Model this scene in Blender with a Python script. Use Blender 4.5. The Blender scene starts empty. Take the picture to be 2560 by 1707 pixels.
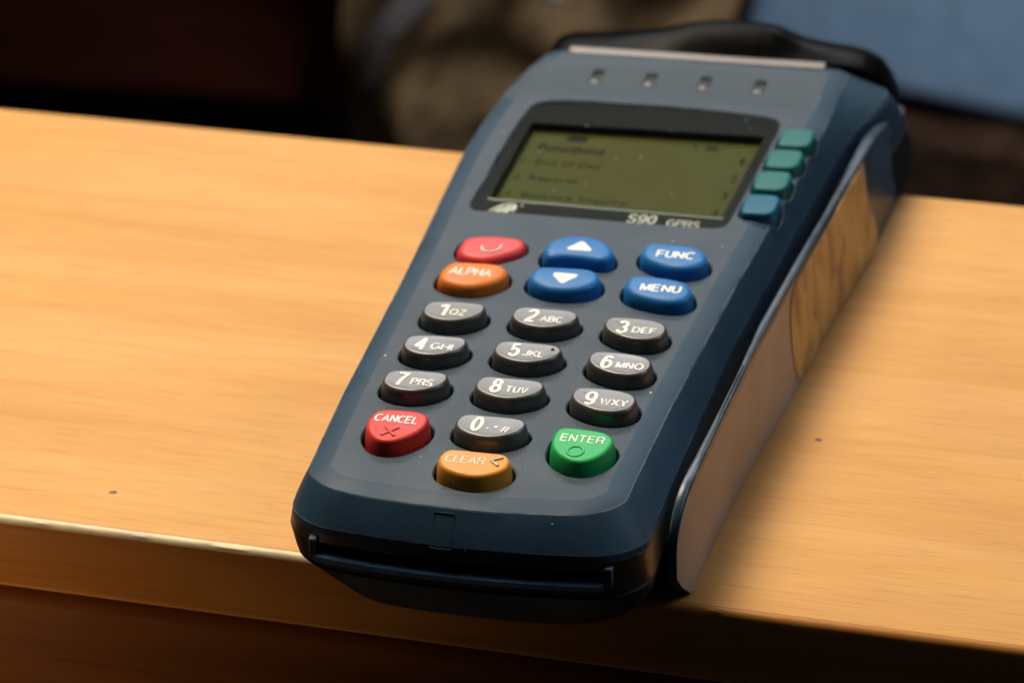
import bpy, bmesh, math, random
from mathutils import Vector, Matrix
import numpy as np
random.seed(7)
S = 0.001            # the terminal is laid out in millimetres
H = 33.0             # key tops lie 33 mm above the table
sc = bpy.context.scene
C = bpy.context.collection

# ------------------------------------------------------------------ camera
cam_data = bpy.data.cameras.new("camera")
cam = bpy.data.objects.new("camera", cam_data); C.objects.link(cam)
Rr = ((0.97205077, 0.23368406, -0.02256233), (0.08914721, -0.45630458, -0.88534677), (-0.21718672, 0.85859065, -0.4643835))
pos = Vector((140.494, -552.417, 310.081 + H)) * S
m = Matrix.Identity(4)
for i in range(3):
    m[i][0] = Rr[0][i]; m[i][1] = -Rr[1][i]; m[i][2] = -Rr[2][i]; m[i][3] = pos[i]
cam.matrix_world = m
cam_data.sensor_width = 36.0
cam_data.lens = 8000 / 2560 * 36.0
cam_data.clip_start = 0.01; cam_data.clip_end = 50
cam_data.dof.use_dof = True
fwd = Vector(Rr[2])
cam_data.dof.focus_distance = (Vector((0, -14, H)) * S - pos).dot(fwd)
cam_data.dof.aperture_fstop = 18.0
sc.camera = cam

# ------------------------------------------------------------------ world, lamps, exposure
w = bpy.data.worlds.new("World"); sc.world = w; w.use_nodes = True
w.node_tree.nodes["Background"].inputs[0].default_value = (0.55, 0.62, 0.75, 1)
w.node_tree.nodes["Background"].inputs[1].default_value = 0.015
sc.view_settings.view_transform = 'Standard'; sc.view_settings.look = 'None'
sc.view_settings.exposure = 0.0; sc.view_settings.gamma = 1.0
sc.view_settings.use_curve_mapping = False
sc.cycles.use_denoising = True
sc.cycles.max_bounces = 8

def area(name, loc, target, size, power, col, sy=None):
    l = bpy.data.lights.new(name, 'AREA'); l.energy = power; l.color = col
    l.shape = 'RECTANGLE'; l.size = size; l.size_y = sy or size
    o = bpy.data.objects.new(name, l); C.objects.link(o); o.location = loc
    o.rotation_euler = (Vector(target) - Vector(loc)).to_track_quat('-Z', 'Y').to_euler()
    return o
wl = area("window_light", (-0.72, 0.66, 1.18), (-0.30, 0.15, 0), 1.1, 5.6, (1.0, 0.875, 0.665))
wl.data.spread = math.radians(42)
area("sky_light", (-0.28, 1.62, 1.09), (0, 0.05, 0), 1.2, 10.5, (0.92, 0.94, 0.98), 0.24)
sl = area("ledge_front_fill", (-0.42, -0.34, -0.16), (-0.20, -0.02, -0.012), 0.10, .055, (1.0, 0.60, 0.28))  # added low fill, narrow cone, brightens only the table's front face at left
sl.data.spread = math.radians(34)
area("right_fill", (0.85, 0.25, 0.75), (0.05, 0.05, 0.02), 0.5, 2.2, (0.78, 0.88, 1.0))
bl = area("backdrop_fill", (0.12, 0.55, 0.30), (0.0, 0.93, -0.30), 0.25, 1.5, (1.0, 0.95, 0.88))  # unseen fill added to brighten the blurred things behind the table
bl.data.spread = math.radians(75)

# ------------------------------------------------------------------ materials
def mat(name, col=(.5, .5, .5), rough=.5, spec=.5, coat=0.0, metal=0.0):
    m = bpy.data.materials.new(name); m.use_nodes = True
    b = m.node_tree.nodes["Principled BSDF"]
    b.inputs["Base Color"].default_value = (*col, 1); b.inputs["Roughness"].default_value = rough
    b.inputs["Specular IOR Level"].default_value = spec; b.inputs["Metallic"].default_value = metal
    b.inputs["Coat Weight"].default_value = coat; b.inputs["Coat Roughness"].default_value = 0.15
    return m, m.node_tree, b
def N(nt, t, **kw):
    n = nt.nodes.new(t)
    for k, v in kw.items():
        if hasattr(n, k): setattr(n, k, v)
        else: n.inputs[k].default_value = v
    return n
def ramp(nt, stops):
    r = nt.nodes.new("ShaderNodeValToRGB")
    while len(r.color_ramp.elements) > 1: r.color_ramp.elements.remove(r.color_ramp.elements[-1])
    for i, (p, c) in enumerate(stops):
        e = r.color_ramp.elements[0] if i == 0 else r.color_ramp.elements.new(p)
        e.position = p; e.color = (*c, 1) if len(c) == 3 else c
    return r

def plastic(name, col, rough=.45, grain=900, bump=.25, specks=0.0, bev=0.0, spec=.5, var=.12, speck_col=(.6, .6, .58), glint_wear=0.0):
    """moulded plastic or rubber: fine grain in the relief, slight mottling, pale dust specks"""
    m, nt, b = mat(name, col, rough, spec)
    tc = N(nt, "ShaderNodeTexCoord")
    n1 = N(nt, "ShaderNodeTexNoise", Scale=grain, Detail=3.0); nt.links.new(tc.outputs["Object"], n1.inputs["Vector"])
    bp = N(nt, "ShaderNodeBump", Strength=bump, Distance=0.0002); nt.links.new(n1.outputs["Fac"], bp.inputs["Height"])
    if bev:
        bv = N(nt, "ShaderNodeBevel", samples=4); bv.inputs["Radius"].default_value = bev * S
        nt.links.new(bv.outputs[0], bp.inputs["Normal"])
    nt.links.new(bp.outputs[0], b.inputs["Normal"])
    n2 = N(nt, "ShaderNodeTexNoise", Scale=70.0, Detail=6.0); nt.links.new(tc.outputs["Object"], n2.inputs["Vector"])
    r = ramp(nt, [(.3, tuple(c * (1 - var) for c in col)), (.7, tuple(c * (1 + var) for c in col))])
    nt.links.new(n2.outputs["Fac"], r.inputs[0])
    out = r.outputs[0]
    rr = N(nt, "ShaderNodeMapRange"); rr.inputs[1].default_value = .3; rr.inputs[2].default_value = .7
    rr.inputs[3].default_value = rough - .06; rr.inputs[4].default_value = rough + .08
    nt.links.new(n2.outputs["Fac"], rr.inputs[0]); nt.links.new(rr.outputs[0], b.inputs["Roughness"])
    if glint_wear:  # pale edge line: painted crease highlight mixed with rubbed edges
        bw = N(nt, "ShaderNodeBevel", samples=6); bw.inputs["Radius"].default_value = glint_wear * S
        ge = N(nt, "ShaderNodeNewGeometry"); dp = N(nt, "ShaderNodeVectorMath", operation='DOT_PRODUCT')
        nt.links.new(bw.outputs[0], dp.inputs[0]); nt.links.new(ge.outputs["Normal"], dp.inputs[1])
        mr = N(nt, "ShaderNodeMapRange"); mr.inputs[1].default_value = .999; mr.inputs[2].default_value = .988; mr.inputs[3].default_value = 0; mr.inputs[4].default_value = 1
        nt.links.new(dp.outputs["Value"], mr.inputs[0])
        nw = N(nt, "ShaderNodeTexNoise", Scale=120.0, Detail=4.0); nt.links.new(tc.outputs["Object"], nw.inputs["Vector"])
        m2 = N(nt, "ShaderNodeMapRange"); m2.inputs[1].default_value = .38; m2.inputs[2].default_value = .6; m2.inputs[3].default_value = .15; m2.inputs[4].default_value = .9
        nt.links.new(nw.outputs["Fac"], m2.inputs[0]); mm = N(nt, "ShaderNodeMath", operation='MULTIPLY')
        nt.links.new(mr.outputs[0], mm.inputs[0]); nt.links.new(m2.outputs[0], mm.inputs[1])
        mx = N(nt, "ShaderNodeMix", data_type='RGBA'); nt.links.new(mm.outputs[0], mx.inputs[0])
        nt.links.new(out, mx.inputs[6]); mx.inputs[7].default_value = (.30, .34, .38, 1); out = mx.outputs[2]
    if specks:
        v = N(nt, "ShaderNodeTexVoronoi", Scale=330.0); nt.links.new(tc.outputs["Object"], v.inputs["Vector"])
        lt = N(nt, "ShaderNodeMath", operation='LESS_THAN'); lt.inputs[1].default_value = .085
        nt.links.new(v.outputs["Distance"], lt.inputs[0])
        sx = N(nt, "ShaderNodeSeparateColor"); nt.links.new(v.outputs["Color"], sx.inputs[0])
        gt = N(nt, "ShaderNodeMath", operation='GREATER_THAN'); gt.inputs[1].default_value = 1 - specks
        nt.links.new(sx.outputs[0], gt.inputs[0])
        mu = N(nt, "ShaderNodeMath", operation='MULTIPLY'); nt.links.new(lt.outputs[0], mu.inputs[0]); nt.links.new(gt.outputs[0], mu.inputs[1])
        mx = N(nt, "ShaderNodeMix", data_type='RGBA'); nt.links.new(mu.outputs[0], mx.inputs[0])
        nt.links.new(out, mx.inputs[6]); mx.inputs[7].default_value = (*speck_col, 1); out = mx.outputs[2]
    nt.links.new(out, b.inputs["Base Color"])
    return m

M = {}
M['shell'] = plastic('blue_grey_shell', (.024, .056, .100), .45, 1300, .12, .03, .35, .14, glint_wear=.40)
M['panel'] = plastic('textured_grey_panel', (.027, .050, .080), .50, 1500, .55, .08, 0, .3)
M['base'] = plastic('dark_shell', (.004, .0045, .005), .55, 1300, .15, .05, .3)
M['lowshell'] = plastic('skirt_warm_reflection', (.034, .028, .022), .36, 1300, .12, .06, .3)  # brownish tint paints in the warm reflection on the front skirt
M['rail'] = plastic('rail_plastic', (.028, .058, .100), .32, 1500, .10, .05, .35, glint_wear=.3)
M['railside'] = plastic('rail_side_reflection', (.38, .325, .27), .6, 1500, .10, .03, 0, .15)  # table's reflection painted as beige on the rail's outer face
M['numkey'] = plastic('grey_rubber', (.070, .064, .057), .34, 1500, .12, .0, .2, 1.0)
M['red'] = plastic('red_rubber', (.68, .038, .024), .42, 1500, .12, .03, .2, .3, var=.05)
M['pink'] = plastic('pinkish_red_rubber', (.74, .06, .065), .42, 1500, .12, .02, .2, .3, var=.05)
M['orange'] = plastic('orange_rubber', (.80, .20, .02), .42, 1500, .12, .02, .2, .3, var=.05)
M['amber'] = plastic('amber_rubber', (.82, .33, .03), .42, 1500, .12, .02, .2, .3, var=.05)
M['green'] = plastic('green_rubber', (.015, .46, .12), .42, 1500, .12, .03, .2, .3, var=.05)
M['blue'] = plastic('blue_rubber', (.012, .165, .50), .42, 1500, .12, .04, .2, .3, var=.08)
M['teal1'] = plastic('teal_rubber', (.007, .135, .140), .40, 1500, .08, 0, .2, .2)
M['teal2'] = plastic('blue_teal_rubber', (.003, .115, .21), .40, 1500, .08, 0, .2, .2)
M['crescent'] = plastic('pale_grey_crescent', (.060, .084, .112), .55, 1500, .3, 0, 0, .12)
for k_, c_ in (('red2', (.62, .045, .03)), ('green2', (.02, .42, .12)), ('grey2', (.05, .045, .04)), ('shell2', (.022, .05, .085))): M[k_] = plastic('raised_' + k_, c_, .3, 900, .05, 0, 0, .45)
M['ink'] = mat('white_print', (.93, .91, .84), .5)[0]
M['inkthin'] = mat('pale_print', (.80, .74, .66), .5)[0]
M['inkgrey'] = mat('silver_print', (.62, .60, .57), .4)[0]
M['black'] = plastic('glossy_black_plastic', (.003, .0027, .003), .35, 900, .02, .0, .3, .5)
M['black'].node_tree.nodes['Principled BSDF'].inputs['IOR'].default_value = 1.10
M['matblack'] = mat('matt_black', (.006, .006, .006), .6)[0]
M['bezel'] = mat('black_bezel', (.008, .0075, .0075), .3, .06)[0]
M['lcdink'] = mat('lcd_pixels', (.010, .012, .006), .6, .1)[0]
M['greyline'] = mat('grey_line', (.11, .14, .12), .4)[0]
M['pale'] = mat('pale_tear_bar', (.19, .165, .175), .4)[0]
M['led'] = mat('smoked_lens', (.018, .017, .012), .4, .2)[0]
M['ledclear'] = mat('frosted_lens', (.30, .30, .27), .3)[0]

# liquid crystal: olive reflective layer
m, nt, b = mat('lcd_olive', (.105, .110, .028), .55, .1)
tc = N(nt, "ShaderNodeTexCoord"); n = N(nt, "ShaderNodeTexNoise", Scale=22.0, Detail=2.0)
nt.links.new(tc.outputs["Object"], n.inputs["Vector"])
r = ramp(nt, [(.35, (.085, .078, .013)), (.65, (.077, .090, .016))]); nt.links.new(n.outputs["Fac"], r.inputs[0])
nt.links.new(r.outputs[0], b.inputs["Base Color"]); M['lcd'] = m

# clear screen pane
m = bpy.data.materials.new('clear_pane'); m.use_nodes = True; nt = m.node_tree
nt.nodes.remove(nt.nodes["Principled BSDF"]); out = nt.nodes["Material Output"]
tr = N(nt, "ShaderNodeBsdfTransparent"); tr.inputs[0].default_value = (.93, .95, .92, 1)
gl = N(nt, "ShaderNodeBsdfGlossy"); gl.inputs["Roughness"].default_value = .06
fr = N(nt, "ShaderNodeFresnel"); fr.inputs[0].default_value = 1.45
mx = N(nt, "ShaderNodeMixShader"); nt.links.new(fr.outputs[0], mx.inputs[0]); nt.links.new(tr.outputs[0], mx.inputs[1])
ge = N(nt, 'ShaderNodeNewGeometry'); ma = N(nt, 'ShaderNodeMath', operation='MULTIPLY_ADD'); ma.inputs[1].default_value = -1; ma.inputs[2].default_value = 1
nt.links.new(ge.outputs['Backfacing'], ma.inputs[0]); mb = N(nt, 'ShaderNodeMath', operation='MULTIPLY'); nt.links.new(ma.outputs[0], mb.inputs[0]); nt.links.new(fr.outputs[0], mb.inputs[1]); nt.links.new(mb.outputs[0], mx.inputs[0])
nt.links.new(gl.outputs[0], mx.inputs[2]); nt.links.new(mx.outputs[0], out.inputs[0]); M['pane'] = m

def wood(name, dark, mid, light, rough=.48, sc_=1.0, edgewear=False):
    m, nt, b = mat(name, mid, rough, .12)
    tc = N(nt, "ShaderNodeTexCoord")
    mp = N(nt, "ShaderNodeMapping"); mp.inputs["Scale"].default_value = (1.6, 26, 26); nt.links.new(tc.outputs["Object"], mp.inputs[0])
    n1 = N(nt, "ShaderNodeTexNoise", Scale=3.2 * sc_, Detail=5.0, Roughness=.6, Distortion=.6); nt.links.new(mp.outputs[0], n1.inputs["Vector"])
    mp2 = N(nt, "ShaderNodeMapping"); mp2.inputs["Scale"].default_value = (14, 420, 420); nt.links.new(tc.outputs["Object"], mp2.inputs[0])
    n2 = N(nt, "ShaderNodeTexNoise", Scale=1.6 * sc_, Detail=4.0, Roughness=.65); nt.links.new(mp2.outputs[0], n2.inputs["Vector"])
    mp3 = N(nt, "ShaderNodeMapping"); mp3.inputs["Scale"].default_value = (3, 11, 11); nt.links.new(tc.outputs["Object"], mp3.inputs[0])
    n3 = N(nt, "ShaderNodeTexNoise", Scale=3.0, Detail=3.0); nt.links.new(mp3.outputs[0], n3.inputs["Vector"])
    r1 = ramp(nt, [(.30, dark), (.46, mid), (.62, light)]); nt.links.new(n1.outputs["Fac"], r1.inputs[0])
    r2 = ramp(nt, [(.30, (.80, .68, .52)), (.46, (1, 1, 1))]); nt.links.new(n2.outputs["Fac"], r2.inputs[0])
    mx = N(nt, "ShaderNodeMix", data_type='RGBA', blend_type='MULTIPLY'); mx.inputs[0].default_value = .34
    nt.links.new(r1.outputs[0], mx.inputs[6]); nt.links.new(r2.outputs[0], mx.inputs[7])
    r3 = ramp(nt, [(.3, (.90, .84, .76)), (.7, (1.06, 1.06, 1.10))]); nt.links.new(n3.outputs["Fac"], r3.inputs[0])
    mx2 = N(nt, "ShaderNodeMix", data_type='RGBA', blend_type='MULTIPLY'); mx2.inputs[0].default_value = 1
    nt.links.new(mx.outputs[2], mx2.inputs[6]); nt.links.new(r3.outputs[0], mx2.inputs[7])
    nt.links.new(mx2.outputs[2], b.inputs["Base Color"])
    mp4 = N(nt, "ShaderNodeMapping"); mp4.inputs["Scale"].default_value = (70, 1500, 1500); nt.links.new(tc.outputs["Object"], mp4.inputs[0])
    n4 = N(nt, "ShaderNodeTexNoise", Scale=1.0, Detail=2.0); nt.links.new(mp4.outputs[0], n4.inputs["Vector"])
    r4 = ramp(nt, [(.33, (.60, .46, .32)), (.42, (1, 1, 1))]); nt.links.new(n4.outputs["Fac"], r4.inputs[0])
    mx4 = N(nt, "ShaderNodeMix", data_type='RGBA', blend_type='MULTIPLY'); mx4.inputs[0].default_value = .28
    nt.links.new(mx2.outputs[2], mx4.inputs[6]); nt.links.new(r4.outputs[0], mx4.inputs[7]); nt.links.new(mx4.outputs[2], b.inputs["Base Color"])
    mp5 = N(nt, "ShaderNodeMapping"); mp5.inputs["Scale"].default_value = (14, 22, 22); nt.links.new(tc.outputs["Object"], mp5.inputs[0])
    n5 = N(nt, "ShaderNodeTexNoise", Scale=2.0, Detail=3.0); nt.links.new(mp5.outputs[0], n5.inputs["Vector"])
    r5 = ramp(nt, [(.66, (0, 0, 0)), (.76, (.35, .35, .35))]); nt.links.new(n5.outputs["Fac"], r5.inputs[0])
    mx5 = N(nt, "ShaderNodeMix", data_type='RGBA'); nt.links.new(r5.outputs[0], mx5.inputs[0]); nt.links.new(mx4.outputs[2], mx5.inputs[6])
    mx5.inputs[7].default_value = (mid[0] * .95, mid[1] * .82, mid[2] * 1.5, 1); nt.links.new(mx5.outputs[2], b.inputs["Base Color"])
    bp = N(nt, "ShaderNodeBump", Strength=.12, Distance=.0003); nt.links.new(n2.outputs["Fac"], bp.inputs["Height"]); nt.links.new(bp.outputs[0], b.inputs["Normal"])
    return m
M['wood'] = wood('pale_wood', (.665, .345, .098), (.70, .370, .113), (.73, .400, .138))
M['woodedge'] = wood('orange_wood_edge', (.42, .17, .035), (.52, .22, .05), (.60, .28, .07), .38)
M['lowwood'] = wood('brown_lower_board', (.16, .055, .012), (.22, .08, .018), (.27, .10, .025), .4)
M['wornedge'] = plastic('worn_lipping', (.80, .64, .40), .5, 400, .5, 0, 0, var=.35)

# ------------------------------------------------------------------ mesh helpers
def finish(name, me, material, parent=None, sharp=35, smooth=True):
    me.name = name
    if smooth:
        bm = bmesh.new(); bm.from_mesh(me)
        bmesh.ops.remove_doubles(bm, verts=bm.verts, dist=1e-7)
        bmesh.ops.recalc_face_normals(bm, faces=bm.faces)
        for f in bm.faces: f.smooth = True
        for e in bm.edges:
            e.smooth = not (len(e.link_faces) != 2 or e.calc_face_angle(0) > math.radians(sharp))
        bm.to_mesh(me); bm.free()
    if isinstance(material, (list, tuple)):
        for q in material: me.materials.append(q)
    else:
        me.materials.append(material)
    o = bpy.data.objects.new(name, me); C.objects.link(o)
    if parent is not None: o.parent = parent
    return o
def mesh_from(verts, faces, scale=S):
    me = bpy.data.meshes.new("m"); me.from_pydata([tuple(c * scale for c in v) for v in verts], [], faces); me.update(); return me
def loft(rings, cap0=True, cap1=True, closed=True):
    """rings: lists of equal length of (x,y,z) in mm"""
    n = len(rings[0]); V = [p for r in rings for p in r]; F = []
    for i in range(len(rings) - 1):
        for j in range(n if closed else n - 1):
            k = (j + 1) % n
            F.append((i * n + j, i * n + k, (i + 1) * n + k, (i + 1) * n + j))
    if cap0: F.append(tuple(reversed(range(n))))
    if cap1: F.append(tuple(range((len(rings) - 1) * n, len(rings) * n)))
    return mesh_from(V, F)
def spline(pts, n=72):
    """closed Catmull-Rom through pts, resampled evenly"""
    P = [Vector(p) for p in pts]; k = len(P); out = []
    for i in range(k):
        a, b, c, d = P[i - 1], P[i], P[(i + 1) % k], P[(i + 2) % k]
        for s in range(12):
            t = s / 12
            out.append(.5 * ((2 * b) + (c - a) * t + (2 * a - 5 * b + 4 * c - d) * t * t + (3 * b - a - 3 * c + d) * t ** 3))
    L = [0]
    for i in range(len(out)): L.append(L[-1] + (out[(i + 1) % len(out)] - out[i]).length)
    res = []; j = 0
    for i in range(n):
        s = L[-1] * i / n
        while L[j + 1] < s: j += 1
        t = (s - L[j]) / max(1e-9, L[j + 1] - L[j])
        res.append(out[j % len(out)].lerp(out[(j + 1) % len(out)], t))
    # light smoothing of traced outline
    for _ in range(3): res = [(res[i - 1] + res[i] * 2 + res[(i + 1) % n]) / 4 for i in range(n)]
    ar = sum(res[i].x * res[(i + 1) % n].y - res[(i + 1) % n].x * res[i].y for i in range(n))
    if ar < 0: res.reverse()
    return res
def offs(P, d):
    n = len(P); out = []
    for i in range(n):
        t = (P[(i + 1) % n] - P[i - 1]).normalized()
        out.append(P[i] + Vector((t.y, -t.x)) * d)
    return out
def ring(P, z): return [(p.x, p.y, z) for p in P]
def box(x0, x1, y0, y1, z0, z1):
    V = [(x0, y0, z0), (x1, y0, z0), (x1, y1, z0), (x0, y1, z0), (x0, y0, z1), (x1, y0, z1), (x1, y1, z1), (x0, y1, z1)]
    return mesh_from(V, [(3, 2, 1, 0), (4, 5, 6, 7), (0, 1, 5, 4), (1, 2, 6, 5), (2, 3, 7, 6), (3, 0, 4, 7)])
def bevel_mesh(me, w_, seg=3):
    bm = bmesh.new(); bm.from_mesh(me)
    bmesh.ops.bevel(bm, geom=bm.edges[:], offset=w_ * S, segments=seg, affect='EDGES', profile=.5)
    bm.to_mesh(me); bm.free(); return me
def join(meshes):
    bm = bmesh.new()
    for q in meshes: bm.from_mesh(q)
    me = bpy.data.meshes.new("j"); bm.to_mesh(me); bm.free(); return me
def tube(path, r, n=10, closed=False):
    P = [Vector(p) for p in path]; rings = []
    k = len(P)
    for i in range(k):
        a = P[i - 1] if (i > 0 or closed) else P[i]; b = P[(i + 1) % k] if (i < k - 1 or closed) else P[i]
        t = (b - a).normalized(); up = Vector((0, 0, 1)); sd = t.cross(up)
        if sd.length < 1e-4: sd = Vector((1, 0, 0))
        sd.normalize(); u2 = sd.cross(t)
        rr = r
        rings.append([tuple(P[i] + (sd * math.cos(q) + u2 * math.sin(q)) * rr) for q in [2 * math.pi * j / n for j in range(n)]])
    if closed: rings.append(rings[0]); return loft(rings, False, False)
    return loft(rings)
def text_mesh(s, x0, x1, y0, y1, z, off=0.0, thick=.03, shear=0.0, fit=True):
    """lettering fitted into the rectangle x0..x1, y0..y1 (mm) at height z"""
    cu = bpy.data.curves.new("t", 'FONT'); cu.body = s; cu.size = 1.0; cu.offset = off; cu.shear = shear
    cu.extrude = .005; cu.resolution_u = 6
    o = bpy.data.objects.new("t", cu); C.objects.link(o)
    bpy.context.view_layer.update()
    me = bpy.data.meshes.new_from_object(o.evaluated_get(bpy.context.evaluated_depsgraph_get()))
    bpy.data.objects.remove(o)
    vs = [v.co.copy() for v in me.vertices]
    ax, bx = min(v.x for v in vs), max(v.x for v in vs); ay, by = min(v.y for v in vs), max(v.y for v in vs)
    for v in me.vertices:
        v.co.x = (x0 + (v.co.x - ax) / (bx - ax) * (x1 - x0)) * S
        v.co.y = (y0 + (v.co.y - ay) / (by - ay) * (y1 - y0)) * S
        v.co.z = (z + (thick if v.co.z > 0 else -thick)) * S
    return me
def arc(cx, cy, rx, ry, a0, a1, n=14):
    return [(cx + rx * math.cos(math.radians(a0 + (a1 - a0) * i / n)), cy + ry * math.sin(math.radians(a0 + (a1 - a0) * i / n))) for i in range(n + 1)]
_six = [(.47, .84), (.41, .95), (.29, 1), (.16, .95), (.06, .80), (.01, .60), (.0, .40), (.01, .30)]
STROKES = {
 'A': [[(0, 0), (.33, 1), (.66, 0)], [(.12, .34), (.54, .34)]],
 'B': [[(0, 0), (0, 1), (.30, 1)] + arc(.32, .765, .22, .235, 90, -90) + [(0, .53)], [(0, .53), (.34, .53)] + arc(.35, .265, .25, .265, 90, -90) + [(0, 0)]],
 'C': [arc(.36, .5, .36, .5, 48, 312, 26)], 'D': [[(0, 0), (0, 1), (.24, 1)] + arc(.25, .5, .37, .5, 90, -90, 20) + [(0, 0)]],
 'E': [[(.54, 0), (0, 0), (0, 1), (.53, 1)], [(0, .52), (.48, .52)]], 'F': [[(0, 0), (0, 1), (.52, 1)], [(0, .51), (.46, .51)]],
 'G': [arc(.37, .5, .37, .5, 48, 322, 26), [(.40, .47), (.71, .47), (.71, .06)]], 'H': [[(0, 0), (0, 1)], [(.60, 0), (.60, 1)], [(0, .52), (.60, .52)]],
 'I': [[(0, 0), (0, 1)]], 'J': [[(.40, 1), (.40, .28)] + arc(.20, .26, .20, .26, 0, -180)], 'K': [[(0, 0), (0, 1)], [(.58, 1), (.02, .36)], [(.20, .58), (.62, 0)]],
 'L': [[(0, 1), (0, 0), (.48, 0)]], 'M': [[(0, 0), (0, 1)], [(.03, .98), (.34, .02)], [(.34, .02), (.65, .98)], [(.68, 1), (.68, 0)]], 'N': [[(0, 0), (0, 1)], [(.02, .98), (.56, .02)], [(.58, 0), (.58, 1)]],
 'O': [arc(.38, .5, .38, .5, 0, 360, 32)], 'P': [[(0, 0), (0, 1), (.32, 1)] + arc(.33, .73, .24, .27, 90, -90) + [(0, .46)]],
 'Q': [arc(.38, .5, .38, .5, 0, 360, 32), [(.46, .24), (.76, -.04)]], 'R': [[(0, 0), (0, 1), (.34, 1)] + arc(.35, .74, .24, .26, 90, -90) + [(0, .48)], [(.36, .48), (.50, .36), (.58, 0)]],
 'S': [arc(.29, .745, .255, .255, 25, 262, 16) + [(.36, .47)] + arc(.29, .26, .29, .26, 70, -160, 18)], 'T': [[(0, 1), (.62, 1)], [(.31, 1), (.31, 0)]],
 'U': [[(0, 1), (0, .32)] + arc(.28, .30, .28, .30, 180, 360) + [(.56, 1)]], 'V': [[(0, 1), (.31, 0), (.62, 1)]], 'W': [[(0, 1), (.22, 0), (.44, 1), (.66, 0), (.88, 1)]],
 'X': [[(0, 1), (.60, 0)], [(.60, 1), (0, 0)]], 'Y': [[(0, 1), (.30, .44), (.60, 1)], [(.30, .46), (.30, 0)]], 'Z': [[(.02, 1), (.56, 1), (0, 0), (.58, 0)]],
 '0': [arc(.265, .5, .265, .5, 0, 360, 30)], '1': [[(0, .80), (.22, .97)], [(.24, 1), (.24, 0)]],
 '2': [arc(.27, .73, .26, .27, 170, -30, 16) + [(.36, .40), (.08, .16), (.01, 0), (.53, 0)]], '3': [arc(.26, .75, .235, .25, 165, -90, 16), arc(.26, .26, .265, .265, 90, -165, 18)],
 '4': [[(.41, 0), (.41, 1)], [(.41, .97), (0, .30)], [(-.02, .28), (.56, .28)]], '5': [[(.48, 1), (.11, 1), (.05, .50)] + arc(.26, .32, .265, .32, 125, -160, 18)],
 '6': [_six, arc(.265, .32, .265, .32, 0, 360, 26)], '9': [[(.53 - a, 1 - b) for a, b in _six], arc(.265, .68, .265, .32, 0, 360, 26)],
 '7': [[(0, 1), (.52, 1), (.34, .66), (.23, .34), (.18, 0)]], '8': [arc(.27, .76, .22, .24, 0, 360, 24), arc(.27, .27, .27, .27, 0, 360, 26)],
 ',': [[(.05, .12), (.05, 0), (0, -.14)]], '.': [[(0, .05), (.06, .05)]], '*': [[(.2, .1), (.2, .5)], [(.03, .20), (.37, .40)], [(.03, .40), (.37, .20)]],
 '#': [[(.12, 0), (.26, .85)], [(.36, 0), (.50, .85)], [(0, .28), (.56, .28)], [(.06, .58), (.62, .58)]]}
def ribbon(path, w_, z, thick):
    P = [Vector(p) for p in path]; closed = (P[0] - P[-1]).length < 1e-4
    if closed: P = P[:-1]
    n = len(P); rings = []
    for i in range(n):
        a = P[i] - P[i - 1] if (i > 0 or closed) else P[1] - P[0]
        b_ = P[(i + 1) % n] - P[i] if (i < n - 1 or closed) else P[-1] - P[-2]
        a.normalize(); b_.normalize(); t = a + b_
        t = t.normalized() if t.length > 1e-3 else b_
        k = min(1 / max(.3, abs(t.dot(b_))), 1.6); nr = Vector((t.y, -t.x)) * w_ / 2 * k
        rings.append([(P[i].x + nr.x, P[i].y + nr.y, z), (P[i].x - nr.x, P[i].y - nr.y, z), (P[i].x - nr.x, P[i].y - nr.y, z - thick), (P[i].x + nr.x, P[i].y + nr.y, z - thick)])
    if closed: rings.append(rings[0])
    return loft(rings, not closed, not closed)
def glyph_mesh(s, x0, x1, y0, y1, z, wt=.11, thick=.05, shear=0.0, gap=.25):
    """plain sans capitals and digits built from strokes, fitted into x0..x1, y0..y1 (mm); wt = stroke width in mm per mm of height"""
    X = 0.0; out = []
    for ch in s:
        st = STROKES[ch]; wd = max(p[0] for q in st for p in q)
        out += [[(X + p[0], p[1]) for p in q] for q in st]; X += wd + gap * (.5 if ch == '1' else 1)
    W = X - gap; top = max(p[1] for q in out for p in q); bot = min(min(p[1] for q in out for p in q), 0)
    hh = y1 - y0; w_ = wt * hh; ms = []
    for i, q in enumerate(out):
        pp = [(x0 + w_ / 2 + p[0] / W * (x1 - x0 - w_) + shear * p[1] * hh, y0 + w_ / 2 + (p[1] - bot) / (top - bot) * (hh - w_)) for p in q]
        ms.append(ribbon(pp, w_, z + .035 + .003 * i, thick))
    return join(ms)
def tag(o, label=None, cat=None, kind=None, group=None):
    if label: o["label"] = label
    if cat: o["category"] = cat
    if kind: o["kind"] = kind
    if group: o["group"] = group
    return o
def ip(x, tab): 
    return float(np.interp(x, [t[0] for t in tab], [t[1] for t in tab]))

# ------------------------------------------------------------------ table (top board, lipping, board below)
tab = bpy.data.objects.new("wooden_table", None); C.objects.link(tab)
tab.rotation_euler.z = math.radians(-2.15); tab.location = Vector((0, -20, 0)) * S
tag(tab, "pale orange wooden counter ledge under the card terminal, worn pale along its front edge", "table")
TX0, TX1, TD = -520, 520, 199.5
def board(name, y0, y1, z0, z1, r_top, r_bot, material, nseg=8):
    prof = []
    for i in range(nseg + 1):
        a = math.pi / 2 * i / nseg; prof.append((y0 + r_top - r_top * math.sin(a), z1 - r_top + r_top * math.cos(a)))
    for i in range(nseg + 1):
        a = math.pi / 2 * i / nseg; prof.append((y0 + r_bot - r_bot * math.cos(a), z0 + r_bot - r_bot * math.sin(a)))
    prof += [(y1, z0), (y1, z1)]
    rings = [[(x, p[0], p[1]) for p in prof] for x in np.linspace(TX0, TX1, 60)]
    return finish(name, loft(rings), material, tab)
board("table_top", 1.2, TD, -18, 0, .6, .6, M['wood'])
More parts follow.
